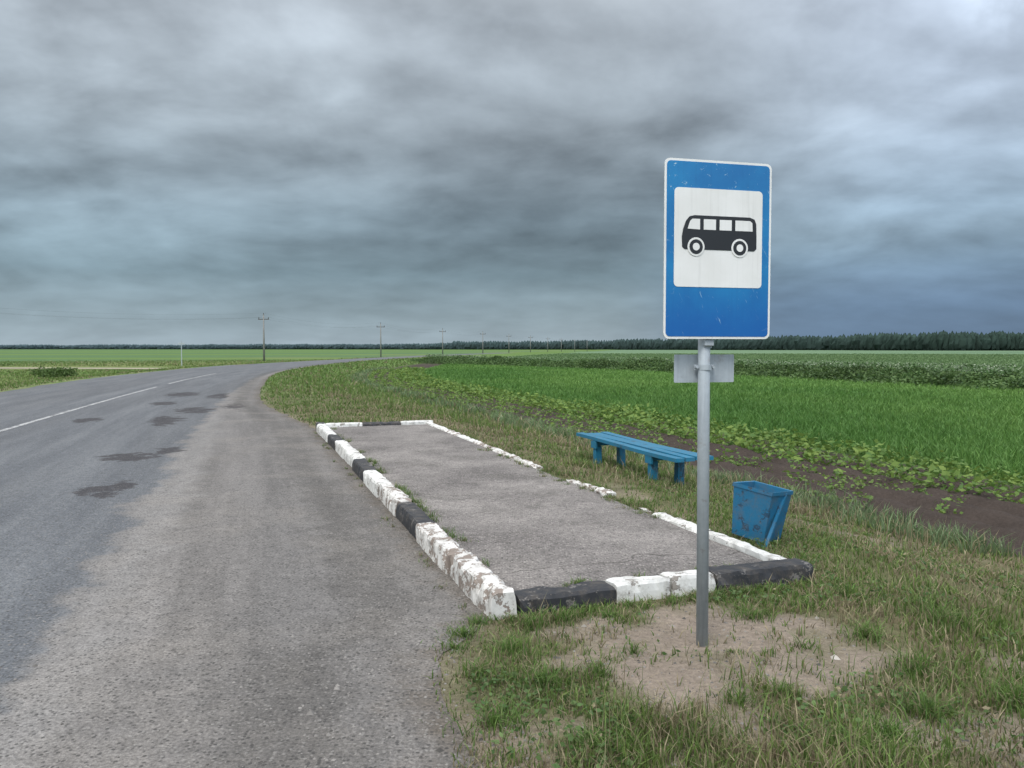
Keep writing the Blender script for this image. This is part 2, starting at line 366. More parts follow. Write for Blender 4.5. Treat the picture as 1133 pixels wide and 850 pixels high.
# ---------------------------------------------------------------- platform
uu=np.linspace(.08,11.0,150); vv=np.linspace(.08,2.06,34); UU,VV=np.meshgrid(uu,vv,indexing='ij')
PX,PY=PW(UU,VV); PZ=.055+(fbm(PX,PY,1.2,80)-.5)*.02+(vn(PX,PY,6,83)-.5)*.004
lp,sz=grid_loops(len(uu),len(vv)); 
mesh_np('bus_stop_platform',np.stack([PX,PY,PZ],-1).reshape(-1,3),lp[:,::-1],sz,None,plat_m,True)

# ---------------------------------------------------------------- kerbs
def kerb(name,p0,p1,segs,w,h,z0=-.08,rough=.008,seed=0,mats=(kw,kb,kww)):
    r=np.random.default_rng(seed)
    p0=np.array(p0,float); p1=np.array(p1,float); Lg=np.linalg.norm(p1-p0); d=(p1-p0)/Lg; n=np.array([d[1],-d[0]])
    bm=bmesh.new()
    for (a,b,mi,hs) in segs:
        hh=h*hs; k=max(3,int((b-a)/.025)); rows=[]
        off=r.normal(0,.008); tilt=r.normal(0,.010); zt=r.normal(0,.004)
        prof=[(-w/2,z0),(-w/2,0.01),(-w/2,hh*.5),(-w/2+.003,hh*.84),(-w/2+.016,hh*.98),(-w*.18,hh),(w*.18,hh),(w/2-.016,hh*.98),(w/2-.003,hh*.84),(w/2,hh*.4),(w/2,z0)]
        chipc=[(r.uniform(a,b),r.choice([-1,1]),r.uniform(.012,.05),r.uniform(.005,.030 if mi==2 else .018)) for _ in range(10 if mi==2 else 6)]
        for i in range(k+1):
            s=a+(b-a)*i/k; row=[]
            e=min(s-a,b-s); shrink=1-.07*math.exp(-(e/.014)**2)
            for j,(q,z) in enumerate(prof):
                P=p0+d*s; amt=rough*(1.6 if mi==2 else 1)
                dn=(vn(s*1.,j*.3+seed,3,seed+5)-.5)*amt*1.2+(vn(s,j*.9,22,seed+8)-.5)*amt*.8
                dz=zt+((vn(s,j*.3+seed*3,3,seed+6)-.5)*amt*1.2+(vn(s,j*.9,24,seed+9)-.5)*amt*.8) if z>.01 else 0
                chip=sum(math.exp(-((s-c)/wd_)**2)*dp*(1 if (sg_*q>0) else .0) for c,sg_,wd_,dp in chipc) if j in (3,4,7,8) else 0
                xx=P+n*((q*shrink)+off+dn-np.sign(q)*chip)
                row.append(bm.verts.new((xx[0],xx[1],z*(shrink if z>0 else 1)+dz-chip*.7+(tilt*q/w if z>.01 else 0))))
            rows.append(row)
        for i in range(k):
            for j in range(len(prof)-1):
                f=bm.faces.new((rows[i][j],rows[i+1][j],rows[i+1][j+1],rows[i][j+1])); f.material_index=mi; f.smooth=False
        f=bm.faces.new(rows[0]); f.material_index=mi; f=bm.faces.new(rows[-1][::-1]); f.material_index=mi
    bmesh.ops.recalc_face_normals(bm,faces=bm.faces)
    me=bpy.data.meshes.new(name); bm.to_mesh(me); bm.free()
    for m in mats: me.materials.append(m)
    ob=bpy.data.objects.new(name,me); COL.objects.link(ob); return ob
kerb('kerb',PW(-.12,0),PW(11.2,0),[(0,.95,2,1.02),(.955,1.98,2,1.0),(1.99,2.95,1,.95),(2.96,3.9,2,.98),(3.91,4.95,0,1.),(4.96,5.98,1,.97),(5.99,7.0,0,1),(7.01,8.05,0,1),(8.06,9.05,1,1),(9.06,10.1,0,.98),(10.11,10.9,0,1),(10.91,11.3,1,1)],.17,.15,seed=1,rough=.011)
kerb('kerb',PW(.0,.115),PW(.0,2.22),[(0,.62,1,.94),(.63,1.0,0,.95),(1.02,1.33,0,1.0),(1.34,2.08,1,1.05)],.19,.108,seed=2,rough=.010)
kerb('kerb',PW(.13,2.12),PW(11.2,2.12),[(0,.95,0,1.05),(.97,1.75,0,.9),(1.98,2.1,2,.7),(2.75,3.35,2,1.1),(3.37,3.75,2,.8),(4.75,5.6,2,.8),(5.62,6.6,2,.85),(6.61,7.6,2,.9),(7.61,8.6,0,.9),(8.61,9.6,2,.95),(9.61,10.6,0,1),(10.61,11.0,0,1)],.13,.085,seed=3,rough=.012)
kerb('kerb',PW(11.15,.1),PW(11.15,2.2),[(0,.7,0,1),(.71,1.45,1,1),(1.46,2.1,0,1)],.15,.11,seed=4)

# ---------------------------------------------------------------- generic parts
def empty(name,loc,rotz=0):
    e=bpy.data.objects.new(name,None); e.location=loc; e.rotation_euler=(0,0,rotz); e.empty_display_size=.2; COL.objects.link(e); return e
def part(name,bm,mat,parent,loc=(0,0,0),rot=(0,0,0),smooth=False,bevel=0):
    if bevel: bmesh.ops.bevel(bm,geom=list(bm.edges),offset=bevel,segments=2,affect='EDGES',profile=.6)
    bmesh.ops.recalc_face_normals(bm,faces=bm.faces)
    me=bpy.data.meshes.new(name); bm.to_mesh(me); bm.free()
    for p in me.polygons: p.use_smooth=smooth
    me.materials.append(mat); ob=bpy.data.objects.new(name,me); ob.location=loc; ob.rotation_euler=rot; COL.objects.link(ob)
    if parent: ob.parent=parent
    return ob
def box(sx,sy,sz):
    bm=bmesh.new(); bmesh.ops.create_cube(bm,size=1)
    for v in bm.verts: v.co=Vector((v.co.x*sx,v.co.y*sy,v.co.z*sz))
    return bm
def cyl(r1,r2,h,seg=24,caps=True):
    bm=bmesh.new(); bmesh.ops.create_cone(bm,cap_ends=caps,segments=seg,radius1=r1,radius2=r2,depth=h)
    for v in bm.verts: v.co.z+=h/2
    return bm
def prism(pts,th):
    bm=bmesh.new(); a=[bm.verts.new((x,0,z)) for x,z in pts]; b=[bm.verts.new((x,-th,z)) for x,z in pts]
    bm.faces.new(a); bm.faces.new(b[::-1])
    for i in range(len(pts)):
        j=(i+1)%len(pts); bm.faces.new((a[i],b[i],b[j],a[j]))
    return bm
def rrect(x0,z0,x1,z1,r,n=6):
    o=[]
    for cx,cz,a0 in [(x1-r,z1-r,0),(x0+r,z1-r,90),(x0+r,z0+r,180),(x1-r,z0+r,270)]:
        for i in range(n+1):
            a=math.radians(a0+90*i/n); o.append((cx+r*math.cos(a),cz+r*math.sin(a)))
    return o
def circ(cx,cz,r,n=28): return [(cx+r*math.cos(2*math.pi*i/n),cz+r*math.sin(2*math.pi*i/n)) for i in range(n)]

# ---------------------------------------------------------------- bus stop sign
yaw=math.radians(14.5)
sg=empty('bus_stop_sign',(1.05,4.07,0),yaw)
zb=1.60
part('plate',prism(rrect(-.3,zb,.3,zb+.9,.03),-.004),galv_m,sg,(0,.004,0))
part('plate_rim',prism(rrect(-.3,zb,.3,zb+.9,.03),.0015),sg_white,sg,(0,.0035,0))
part('blue_face',prism(rrect(-.288,zb+.012,.288,zb+.888,.022),.0015),sg_blue,sg,(0,.0018,0))
part('white_panel',prism(rrect(-.247,zb+.262,.247,zb+.757,.022),.0015),sg_white,sg,(0,.0,0))
def sp(px,py): return ((px-735)/115*.6-.3, zb+.9-(py-178)/197*.9)
body=[sp(*q) for q in [(753.5,274),(753,263),(754.5,254),(757.5,245),(761,240.5),(766,239),(826,239),(831,241),(833,246),(833.5,262),(833.5,274),(831,276.5),(756,276.5)]]
part('bus_body',prism(body,.0015),sg_black,sg,(0,-.0018,0))
bz=-.0036
for i,q in enumerate([[(759,254),(761.5,245.5),(764,243),(772,243),(772,254.5)],[(776,243),(789,243),(789,254.5),(776,254.5)],[(793,243),(806,243),(806,254.5),(793,254.5)],[(810,243),(826,243),(828.5,245),(829,254.5),(810,254.5)]]):
    part('bus_window_%d'%(i+1),prism([sp(*a) for a in q],.0012),sg_white,sg,(0,bz,0))
for i,(cx,cy) in enumerate([(768,273.5),(815,273.5)]):
    c=sp(cx,cy)
    part('wheel_surround_%d'%(i+1),prism(circ(*c,.047),.001),sg_white,sg,(0,bz,0))
    part('wheel_tyre_%d'%(i+1),prism(circ(*c,.037),.001),sg_black,sg,(0,bz-.0012,0))
    part('wheel_hub_%d'%(i+1),prism(circ(*c,.019),.001),sg_white,sg,(0,bz-.0024,0))
for i,z in enumerate((zb+.08,zb+.82)):
    part('back_rail_%d'%(i+1),box(.5,.02,.035),galv_m,sg,(0,.016,z),bevel=.002)
    part('clamp_%d'%(i+1),box(.09,.08,.03),galv_m,sg,(-.035,.05,z),bevel=.003)
bm=cyl(.031,.031,2.47,32)
part('pole',bm,galv_m,sg,(-.035,.062,-.03),rot=(0,math.radians(-.25),0),smooth=True)
part('pole_cap',cyl(.033,.02,.015,32),galv_m,sg,(-.045,.062,2.44),smooth=True)
part('lower_bracket_plate',prism(rrect(-.172,-.073,.172,.073,.006),.003),galv_m,sg,(-.02,.101,1.447))
for i,sx in enumerate((-1,1)):
    part('clamp_bolt_%d'%(i+1),cyl(.008,.008,.02,6),galv_m,sg,(-.038+sx*.046,.07,1.455),rot=(math.radians(90),0,0))
part('clamp_strap',cyl(.036,.036,.028,32),galv_m,sg,(-.0375,.062,1.44))
part('clamp_ear',box(.11,.006,.028),galv_m,sg,(-.0375,.072,1.454),bevel=.001)
part('sign_foot_clamp',box(.05,.03,.03),galv_m,sg,(-.036,.03,zb-.02),bevel=.003)
part('upper_clamp_strap',cyl(.034,.034,.03,32),galv_m,sg,(-.037,.062,zb-.045))

# ---------------------------------------------------------------- bench
bx_,by_=1.66,10.55; gz=float(height(bx_,by_))
bn=empty('bench',(bx_,by_,gz),math.radians(18.9))
SH=.37
for i in range(4):
    bm=box(.115,2.86,.045); bmesh.ops.subdivide_edges(bm,edges=[e for e in bm.edges if abs((e.verts[0].co-e.verts[1].co).y)>.5],cuts=8)
    for v in bm.verts: v.co.z+=.008*math.sin(v.co.y*1.4+i*1.7)-.008*(1-(v.co.y/1.4)**2)*.5; v.co.x+=.004*math.sin(v.co.y*2+i)
    part('seat_plank_%d'%(i+1),bm,blue_wood,bn,(-.2+i*.133,random.uniform(-.035,.035),SH+.0225+random.uniform(-.003,.004)),rot=(0,0,random.uniform(-.004,.004)),bevel=0)
for i,yy in enumerate((-.78,.82)):
    part('cross_beam_%d'%(i+1),box(.5,.1,.07),blue_wood,bn,(0,yy,SH-.037),bevel=.005)
    for j,xx in enumerate((-.185,.185)):
        part('leg_%d_%d'%(i+1,j+1),box(.095,.095,SH+.2),blue_wood,bn,(xx,yy,(SH-.075)/2-.14),rot=(0,random.uniform(-.02,.02),0),bevel=.006)
    part('side_rail_%d'%(i+1),box(.03,.16,.10),blue_wood,bn,(-.25+.01,yy,SH-.06),bevel=.003)

# ---------------------------------------------------------------- litter bin
tx_,ty_=1.985,6.42; gz=float(height(tx_,ty_))
bn2=empty('litter_bin',(tx_,ty_,gz),math.radians(-50))
def binbox():
    bm=bmesh.new(); H=.42
    def ring(wx,wy,z): return [bm.verts.new((sx*wx,sy*wy,z)) for sx,sy in ((-1,-1),(1,-1),(1,1),(-1,1))]
    b=ring(.148,.118,0); t2=ring(.182,.155,H); t3=ring(.182,.155,H-.03); t4=ring(.174,.147,H-.031); ti=ring(.168,.141,H-.003); bi=ring(.14,.11,.02)
    def br(A,B):
        for i in range(4): bm.faces.new((A[i],A[(i+1)%4],B[(i+1)%4],B[i]))
    bm.faces.new(b[::-1]); br(b,t4); br(t4,t3); br(t3,t2); br(t2,ti); br(ti,bi); bm.faces.new(bi)
    return bm
part('bucket',binbox(),blue_bin,bn2,(0,0,.02),rot=(math.radians(-4),math.radians(6),math.radians(0)))
def bar(p,q,wd,th):
    p=Vector(p);q=Vector(q); L=(q-p).length; bm=box(wd,th,L); 
    M=(q-p).to_track_quat('Z','Y').to_matrix().to_4x4(); bmesh.ops.transform(bm,matrix=Matrix.Translation((p+q)/2)@M,verts=bm.verts); return bm
part('stand_leg_right',bar((.213,.09,.40),(.205,-.21,-.04),.026,.014),blue_bin,bn2)
part('stand_leg_left',bar((-.195,.02,.34),(-.185,.10,-.04),.026,.014),blue_bin,bn2)
for s,nm in ((1,'right'),(-1,'left')):
    part('pivot_%s'%nm,cyl(.012,.012,.05,12),blue_bin,bn2,(.165 if s>0 else -.21,.05,.33),rot=(0,math.radians(90),0))
part('stand_cross_bar',bar((-.185,.10,-.0),(.205,-.20,-.0),.02,.02),blue_bin,bn2)
part('rear_foot',bar((-.10,.11,.07),(-.10,.13,-.03),.03,.012),blue_bin,bn2)
part('rear_foot_right',bar((.11,.11,.07),(.11,.13,-.03),.03,.012),blue_bin,bn2)

# ---------------------------------------------------------------- utility poles and wires
def upole(x,y,top,yawz):
    z=float(height(x,y)); e=empty('utility_pole',(x,y,z),yawz); H=top-z
    part('post',cyl(.17,.10,H+.2,12),conc,e,(0,0,-.2),smooth=True)
    part('crossarm',box(1.9,.12,.12),dark_m,e,(0,0,H-.75))
    for i,(xx,zz) in enumerate(((-.85,H-.69),(.85,H-.69),(0,H))):
        part('insulator_%d'%(i+1),cyl(.06,.05,.26,8),dark_m,e,(xx,0,zz))
    return [e.matrix_basis@Vector(q) for q in ((-.85,0,H-.43),(.85,0,H-.43),(0,0,H+.26))]
pl=[(-78,97,7.6),(-40.5,130,7.1),(-29,176,7.1),(-19.5,224,7.1),(-9.6,262,7.1),(-1.2,308,7.1),(8,345,7.1),(17.5,390,7.1),(27,436,7.1),(38,482,7.1),(50,530,7.1)]
ends=[upole(x,y,t,math.radians(-12 if i else 30)) for i,(x,y,t) in enumerate(pl)]
cu=bpy.data.curves.new('power_line_wires','CURVE'); cu.dimensions='3D'; cu.bevel_depth=.005; cu.bevel_resolution=1
for a,b in zip(ends[:-1],ends[1:]):
    for k in range(3):
        sp_=cu.splines.new('POLY'); sp_.points.add(12)
        for i in range(13):
            t=i/12; q=a[k].lerp(b[k],t); q.z-=1.0*4*t*(1-t); sp_.points[i].co=(*q,1)
cu.materials.append(dark_m); wo=bpy.data.objects.new('power_line_wires',cu); COL.objects.link(wo)
rs=empty('road_sign_post',(-38.2,92,float(height(-38.2,92))),math.radians(20))
part('post',cyl(.05,.05,2.9,8),galv_m,rs); part('marker_plate',box(.7,.02,.22),galv_m,rs,(0,-.06,2.6))

# ---------------------------------------------------------------- vegetation
class Bag:
    def __init__(s): s.v=[];s.l=[];s.z=[];s.c=[];s.n=0
    def add(s,v,l,z,c):
        s.v.append(v.reshape(-1,3)); s.l.append((l+s.n).ravel()); s.z.append(z); s.c.append(c.reshape(-1,3)); s.n+=v.reshape(-1,3).shape[0]
    def make(s,name,mat): return mesh_np(name,np.concatenate(s.v),np.concatenate(s.l),np.concatenate(s.z),np.concatenate(s.c),mat)
def blades(bag,x,y,h,w,col,lean=.5,tip=None,z=None):
    n=len(x)
    if n==0: return
    if z is None: z=height(x,y)-.004
    az=rng.uniform(0,2*np.pi,n); la=rng.uniform(0,2*np.pi,n); ln=h*lean*np.abs(rng.normal(.6,.5,n))
    sx=np.cos(az)*w/2; sy=np.sin(az)*w/2; lx=np.cos(la)*ln; ly=np.sin(la)*ln
    v=np.zeros((n,5,3)); 
    v[:,0]=np.stack([x-sx,y-sy,z],1); v[:,1]=np.stack([x+sx,y+sy,z],1)
    v[:,2]=np.stack([x-sx*.8+lx*.3,y-sy*.8+ly*.3,z+h*.55],1); v[:,3]=np.stack([x+sx*.8+lx*.3,y+sy*.8+ly*.3,z+h*.55],1)
    v[:,4]=np.stack([x+lx,y+ly,z+h*(1-.25*lean*rng.random(n))],1)
    l=(np.arange(n)[:,None]*5+np.array([0,1,3,2,2,3,4])); sz=np.tile([4,3],n)
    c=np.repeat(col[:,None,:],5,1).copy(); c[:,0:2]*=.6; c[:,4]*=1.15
    bag.add(v,l,sz,c)
def leaves(bag,x,y,z,size,col,flat=.5):
    n=len(x); a=rng.normal(size=(n,3)); a/=np.linalg.norm(a,axis=1)[:,None]; a[:,2]*=flat
    b=rng.normal(size=(n,3)); b=b-(b*a).sum(1)[:,None]*a/np.maximum((a*a).sum(1)[:,None],1e-6); b/=np.linalg.norm(b,axis=1)[:,None]
    a=a/np.linalg.norm(a,axis=1)[:,None]; p=np.stack([x,y,z],1); s=size[:,None] if np.ndim(size) else size
    v=np.stack([p-a*s*.5,p+b*s*.28,p+a*s*.5,p-b*s*.28],1)
    bag.add(v,np.arange(n)[:,None]*4+np.arange(4),np.full(n,4),np.repeat(col[:,None,:],4,1))
def gcol(n,dry,g1=(.08,.145,.033),g2=(.16,.215,.06),d1=(.32,.27,.17),d2=(.2,.165,.10)):
    t=rng.random((n,1)); c=np.array(g1)*(1-t)+np.array(g2)*t; u=rng.random((n,1)); dd=np.array(d1)*(1-u)+np.array(d2)*u
    m=(rng.random(n)<dry)[:,None]; return np.where(m,dd,c)*rng.uniform(.75,1.2,(n,1))
def sample(N,r0,r1,a0=-58,a1=58):
    r=np.exp(rng.uniform(math.log(r0),math.log(r1),N)); a=np.radians(rng.uniform(a0,a1,N)); return r*np.sin(a),r*np.cos(a),r
verge=Bag()
x,y,r=sample(560000,1.8,150,-46,48)
rightv=(x>gs(y)-.03)&(x<fe(y)-.05)&(~in_platform(x,y,.09)); leftv=(x<le(y)-.3)
sm=sand_mask(x,y)
clump=fbm(x,y,2.0,90); cl2=vn(x,y,7,95)
den=np.where(rightv,(1-sm*.95)*(.35+1.2*ss(.35,.62,clump)),1.)*(.35+1.0*cl2)
k=(rightv|leftv)&(rng.random(len(x))<den)&~((np.abs(y-82)<7)&(x<-28))
x,y,r=x[k],y[k],r[k]; clump=clump[k]
outer=ss(0.2,2.5,x-bb(y))
tall=ss(.5,.75,fbm(x,y,.7,97)); right_front=ss(.6,1.8,x-1.0)*ss(6,4,y)
h=rng.gamma(6,1/6.,len(x))*(.038+.05*tall+.03*right_front+.05*outer*ss(9,16,y)+.0012*np.minimum(r,60))
h=np.where(x-gs(y)<.25,h*.8,h)
wd=.0026+.00095*r; wd=wd*rng.uniform(.7,1.3,len(x))
dry=np.clip(.52-.2*ss(4,9,y)-.3*ss(14,30,r)+(fbm(x,y,.9,11)-.5)*2.0,0.05,.92)
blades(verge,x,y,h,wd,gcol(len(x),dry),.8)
x,y,r=sample(20000,2.5,45); k=(x>gs(y)+.3)&(x<fe(y)-.3)&(~in_platform(x,y,.3))&(rng.random(len(x))<.35*(1-sand_mask(x,y))); x,y,r=x[k],y[k],r[k]
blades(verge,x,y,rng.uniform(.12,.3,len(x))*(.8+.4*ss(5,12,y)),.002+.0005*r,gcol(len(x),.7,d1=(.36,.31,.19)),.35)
x,y,r=sample(60000,2.2,14,-10,45); k=(x>gs(y)+.1)&(x<fe(y))&(~in_platform(x,y,.15))&(vn(x,y,2.3,99)>.55)&(rng.random(len(x))<.5*(1-sand_mask(x,y))); x,y=x[k],y[k]; n=len(x)
leaves(verge,x,y,height(x,y)+rng.uniform(.01,.05,n),rng.uniform(.015,.04,n),gcol(n,.05,(.06,.12,.035),(.13,.19,.07)),.3)
x,y,r=sample(9000,2.2,9,-8,45); k=(x>gs(y)+.05)&(~in_platform(x,y,.12))&(x<fe(y)); x,y=x[k],y[k]; n=len(x)
blades(verge,x,y,rng.uniform(.01,.03,n),np.full(n,.002),gcol(n,1.,d1=(.42,.36,.24)),5.)
def tuft(bag,cx,cy,rad,n,hh,dry=.1,z=None,g1=(.065,.135,.028),g2=(.14,.215,.055)):
    a=rng.uniform(0,2*np.pi,n); q=np.abs(rng.normal(0,.55,n))*rad; X_=cx+q*np.cos(a)*1.2; Y_=cy+q*np.sin(a)
    zz=None if z is None else np.full(n,z)
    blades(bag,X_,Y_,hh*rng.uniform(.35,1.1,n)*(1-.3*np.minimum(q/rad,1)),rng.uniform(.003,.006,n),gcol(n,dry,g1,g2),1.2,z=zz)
for (cx,cy,ra,n,hh) in [(1.38,4.5,.12,150,.11),(1.0,3.42,.13,120,.10),(.1,4.35,.15,180,.13),(.3,4.45,.14,160,.11),(.62,4.0,.12,70,.08),(1.22,3.5,.12,150,.09),(1.9,4.2,.15,180,.13),(.42,3.7,.14,130,.10),
    (.15,3.6,.2,260,.13),(-.08,3.2,.2,240,.12),(1.75,3.3,.18,260,.14),(1.5,3.1,.15,200,.12),(.75,3.05,.15,160,.11),(.3,3.0,.2,240,.12),(1.95,3.75,.2,260,.15),(.55,4.5,.09,90,.08),(.0,4.0,.15,190,.13),(2.4,4.4,.25,300,.15),(1.12,4.0,.07,30,.05),(-.15,3.7,.12,160,.1),(1.5,4.05,.08,60,.08),(2.2,3.4,.2,280,.15),(-.27,4.22,.12,190,.09),(-.2,4.42,.1,160,.08),(-.3,4.05,.1,130,.07),(1.3,2.95,.2,260,.12),(1.75,4.7,.15,150,.1),(2.1,4.9,.2,200,.12)]:
    tuft(verge,cx,cy,ra,n,hh)
for i in range(34):
    u=rng.choice([rng.uniform(1.2,5.5),rng.uniform(.2,10.8)]); X_,Y_=PW(u,.12+abs(rng.normal(0,.05))); tuft(verge,X_,Y_,.08,50,.09,.2,z=.05)
for i in range(14):
    X_,Y_=PW(rng.uniform(.11,.2),rng.choice([.25,.6,1.05,1.5,1.75])+rng.normal(0,.05)); tuft(verge,X_,Y_,.06,40,.06,.2,z=.05)
for i in range(46):
    u=rng.uniform(.2,11); X_,Y_=PW(u,2.22+abs(rng.normal(0,.08))); tuft(verge,X_,Y_,.12,70,.12,.35)
for i in range(26):
    u=rng.uniform(1.7,4.9); X_,Y_=PW(u,2.1+rng.normal(0,.06)); tuft(verge,X_,Y_,.08,60,.08,.35,z=.03)
for i in range(24):
    u=rng.uniform(1.5,7); X_,Y_=PW(u,2.02+rng.normal(0,.04)); tuft(verge,X_,Y_,.07,40,.06,.4,z=.05)
for i in range(22):
    u=rng.uniform(0,11); X_,Y_=PW(u,-.13-abs(rng.normal(0,.04))); tuft(verge,X_,Y_,.05,18,.05,.4,z=0)
for i in range(40):
    v=rng.uniform(.0,2.3); X_,Y_=PW(-.15-abs(rng.normal(0,.05)),v); tuft(verge,X_,Y_,.08,45,.07,.3)
for i in range(60):
    t=rng.random(); X_=bx_+rng.normal(0,.5); Y_=by_+rng.uniform(-1.5,1.5); X_-= (Y_-by_)*.33; tuft(verge,X_,Y_,.12,50,.14,.3)
for i in range(18):
    a=rng.uniform(0,6.28); tuft(verge,tx_+.25*math.cos(a),ty_+.25*math.sin(a),.1,50,.09,.3)
verge.make('grass',grass_m)

# crop rows beside the verge
crop=Bag()
for row in range(6):
    ys=np.arange(3,75,.23); ys=ys+rng.uniform(-.06,.06,len(ys))
    near=ss(24,12,ys)
    base=(.06+.5*(1-near)) if row<1 else ((.22+.45*(1-near)) if row<3 else .95+0*near)
    keep=rng.random(len(ys))<base*ss(.2,.42,vn(ys,row*3+0*ys,.6,33)+.15*(row>1)+.1)+.07; ys=ys[keep]
    f=.36+row*.70; xs=fe(ys)+f+rng.normal(0,.05,len(ys))
    for cx,cy in zip(xs,ys):
        n=34 if cy<25 else 22; s=rng.uniform(.7,1.35)*(1.12 if row>2 else .75); q=rng.normal(size=(n,3))*np.array([.11,.13,.065])*s
        zz=float(height(cx,cy))+.11*s; t=rng.random((n,1)); c=(np.array((.08,.16,.035))*(1-t)+np.array((.19,.27,.06))*t)
        leaves(crop,cx+q[:,0],cy+q[:,1],np.maximum(zz+q[:,2],zz-.1),rng.uniform(.05,.10,n)*s*(1+cy*.012),c,.35)
n=14000; ys=np.exp(rng.uniform(math.log(4),math.log(80),n)); xs=fe(ys)+rng.normal(-.35,.30,n); keep=vn(xs,ys,1.3,35)>.45; xs,ys=xs[keep],ys[keep]; m=len(xs)
blades(crop,xs,ys,rng.uniform(.08,.24,m)*(1+.4*ss(12,20,ys)),.006+.0008*ys,gcol(m,.12,(.09,.15,.06),(.19,.25,.13)),.7)
n=26000; ys=np.exp(rng.uniform(math.log(4),math.log(60),n)); xs=fe(ys)+rng.uniform(.1,3.9,n); keep=(fbm(xs,ys,.9,38)>.62-.12*ss(12,28,ys)); xs,ys=xs[keep],ys[keep]; m=len(xs); t=rng.random((m,1))
leaves(crop,xs,ys,height(xs,ys)+rng.uniform(.01,.07,m),rng.uniform(.03,.07,m)*(1+ys*.012),np.array((.085,.15,.035))*(1-t)+np.array((.18,.25,.07))*t,.3)
crop.make('crop_row_plants',leaf_m)

# cereal field
wh=Bag()
x,y,r=sample(360000,9,170,-20,48)
f=x-fe(y)+(fbm(x,y,.6,40)-.5)*.6
k=(f>4.0)&(x<hl(y)-.8)&(rng.random(len(x))<.5+.75*fbm(x,y,.5,44)); x,y,r=x[k],y[k],r[k]; n=len(x)
t=np.clip(fbm(x,y,.12,45)*1.5-.25+rng.normal(0,.18,n),0,1)[:,None]
c=np.array((.07,.158,.034))*(1-t)+np.array((.142,.25,.06))*t
h=.24*rng.uniform(.6,1.2,n)*(.7+.5*fbm(x,y,.4,46))*ss(3.4,5.4,f[k]+.6)
blades(wh,x,y,h,.0045+.0012*r,c,.55)
x,y,r=sample(100000,40,320,-20,48); k=(x>hl(y)+1)&(x>fe(y)+5); x,y,r=x[k],y[k],r[k]; n=len(x); t=rng.random((n,1))
c=np.array((.095,.16,.062))*(1-t)+np.array((.145,.215,.095))*t
blades(wh,x,y,rng.uniform(.2,.4,n),.002*r,c,.5)
wh.make('cereal_crop',grass_m)

# hedge of weeds with pale flowers
hd=Bag()
n=80000; ys=rng.uniform(5,124,n); 
cxn=fbm(ys*1.0,0*ys,.5,50); off=rng.normal(0,1.1,n); hh=(.5+.85*cxn)*np.exp(-(off/2.2)**2)*ss(125,112,ys)
xs=hl(ys)+off*1.1; hh=hh*(.45+.9*vn(xs,ys,.7,52)); zz=height(xs,ys)+hh*np.sqrt(rng.random(n))
t=rng.random((n,1)); g1=np.array((.04,.08,.026)); g2=np.array((.11,.175,.055)); c=g1*(1-t)+g2*t
c*=(.7+.6*vn(xs,ys,.5,53))[:,None]
leaves(hd,xs,ys,zz,rng.uniform(.12,.26,n),c,.8)
n=42000; ys=rng.uniform(5,122,n); off=rng.gamma(2,3.4,n); xs=hl(ys)+off-.6
pm=ss(.40,.62,fbm(xs,ys,.09,57)+.12*ss(0,18,xs)); kk=rng.random(n)<pm; xs,ys,off=xs[kk],ys[kk],off[kk]; n=len(xs)
zz=height(xs,ys)+rng.uniform(.5,1.05,n)*np.where(off<3,1.15,.85); c=np.tile((.30,.35,.24),(n,1))*rng.uniform(.5,1.4,(n,1))
leaves(hd,xs,ys,zz,rng.uniform(.06,.14,n),c,.2)
leaves(hd,np.repeat(xs,2)+rng.normal(0,.2,2*n),np.repeat(ys,2),np.repeat(zz,2)-rng.uniform(.0,.5,2*n),rng.uniform(.15,.28,2*n),np.tile((.09,.16,.055),(2*n,1))*rng.uniform(.6,1.2,(2*n,1)),.9)
hd.make('wildflower_hedge',leaf_m)

def shrub(cx,cy,rx,ry,hh,n):
    b=Bag(); L=[]
    for k in range(9):
        ax,ay=cx+rng.normal(0,rx*.45),cy+rng.normal(0,ry*.45); rr=rng.uniform(.3,.55)
        q=rng.normal(size=(n//9,3)); q/=np.linalg.norm(q,axis=1)[:,None]; q*=(rng.random((n//9,1))**.4)
        L.append(np.stack([ax+q[:,0]*rr*rx,ay+q[:,1]*rr*ry,float(height(cx,cy))+hh*rng.uniform(.3,.6)+q[:,2]*hh*.45],1))
    p=np.concatenate(L); t=rng.random((len(p),1))
    leaves(b,p[:,0],p[:,1],p[:,2],rng.uniform(.10,.2,len(p)),np.array((.045,.085,.02))*(1-t)+np.array((.11,.17,.05))*t,.8)
    b.make('shrub',leaf_m)
for a in [(-30.5,54,1.5,1.2,.85,1800),(-33.5,58,1.0,1.,.6,800),(-60,90,2.5,2,.5,900)]: shrub(*a)

# ---------------------------------------------------------------- distant forest
fo=Bag()
px=np.array([-1500,-300,0,400,560,700,850,1000,1133,1400,2200]); Dd=np.array([2600,2700,2700,2250,1850,1480,1120,900,800,700,620])
def tree(cx,cy,h,rad,con,tint):
    ns=7; zs=np.array([.0,.12,.35,.6,.82,1.0]); rs=np.array([.75,1,.95,.72,.42,.03]) if con<.4 else np.array([.5,.85,1,.95,.65,.08])
    a=np.arange(ns)*2*np.pi/ns+rng.uniform(0,6); R=rs[:,None]*rad*rng.uniform(.65,1.25,(6,ns)); Zz=zs[:,None]*h+rng.normal(0,h*.025,(6,ns))
    v=np.stack([cx+R*np.cos(a),cy+R*np.sin(a),Zz-.6],-1)
    l=[]
    for i in range(5):
        for j in range(ns): l.append((i*ns+j,i*ns+(j+1)%ns,(i+1)*ns+(j+1)%ns,(i+1)*ns+j))
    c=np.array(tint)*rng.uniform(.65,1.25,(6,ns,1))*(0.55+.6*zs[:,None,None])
    fo.add(v,np.array(l),np.full(len(l),4),c)
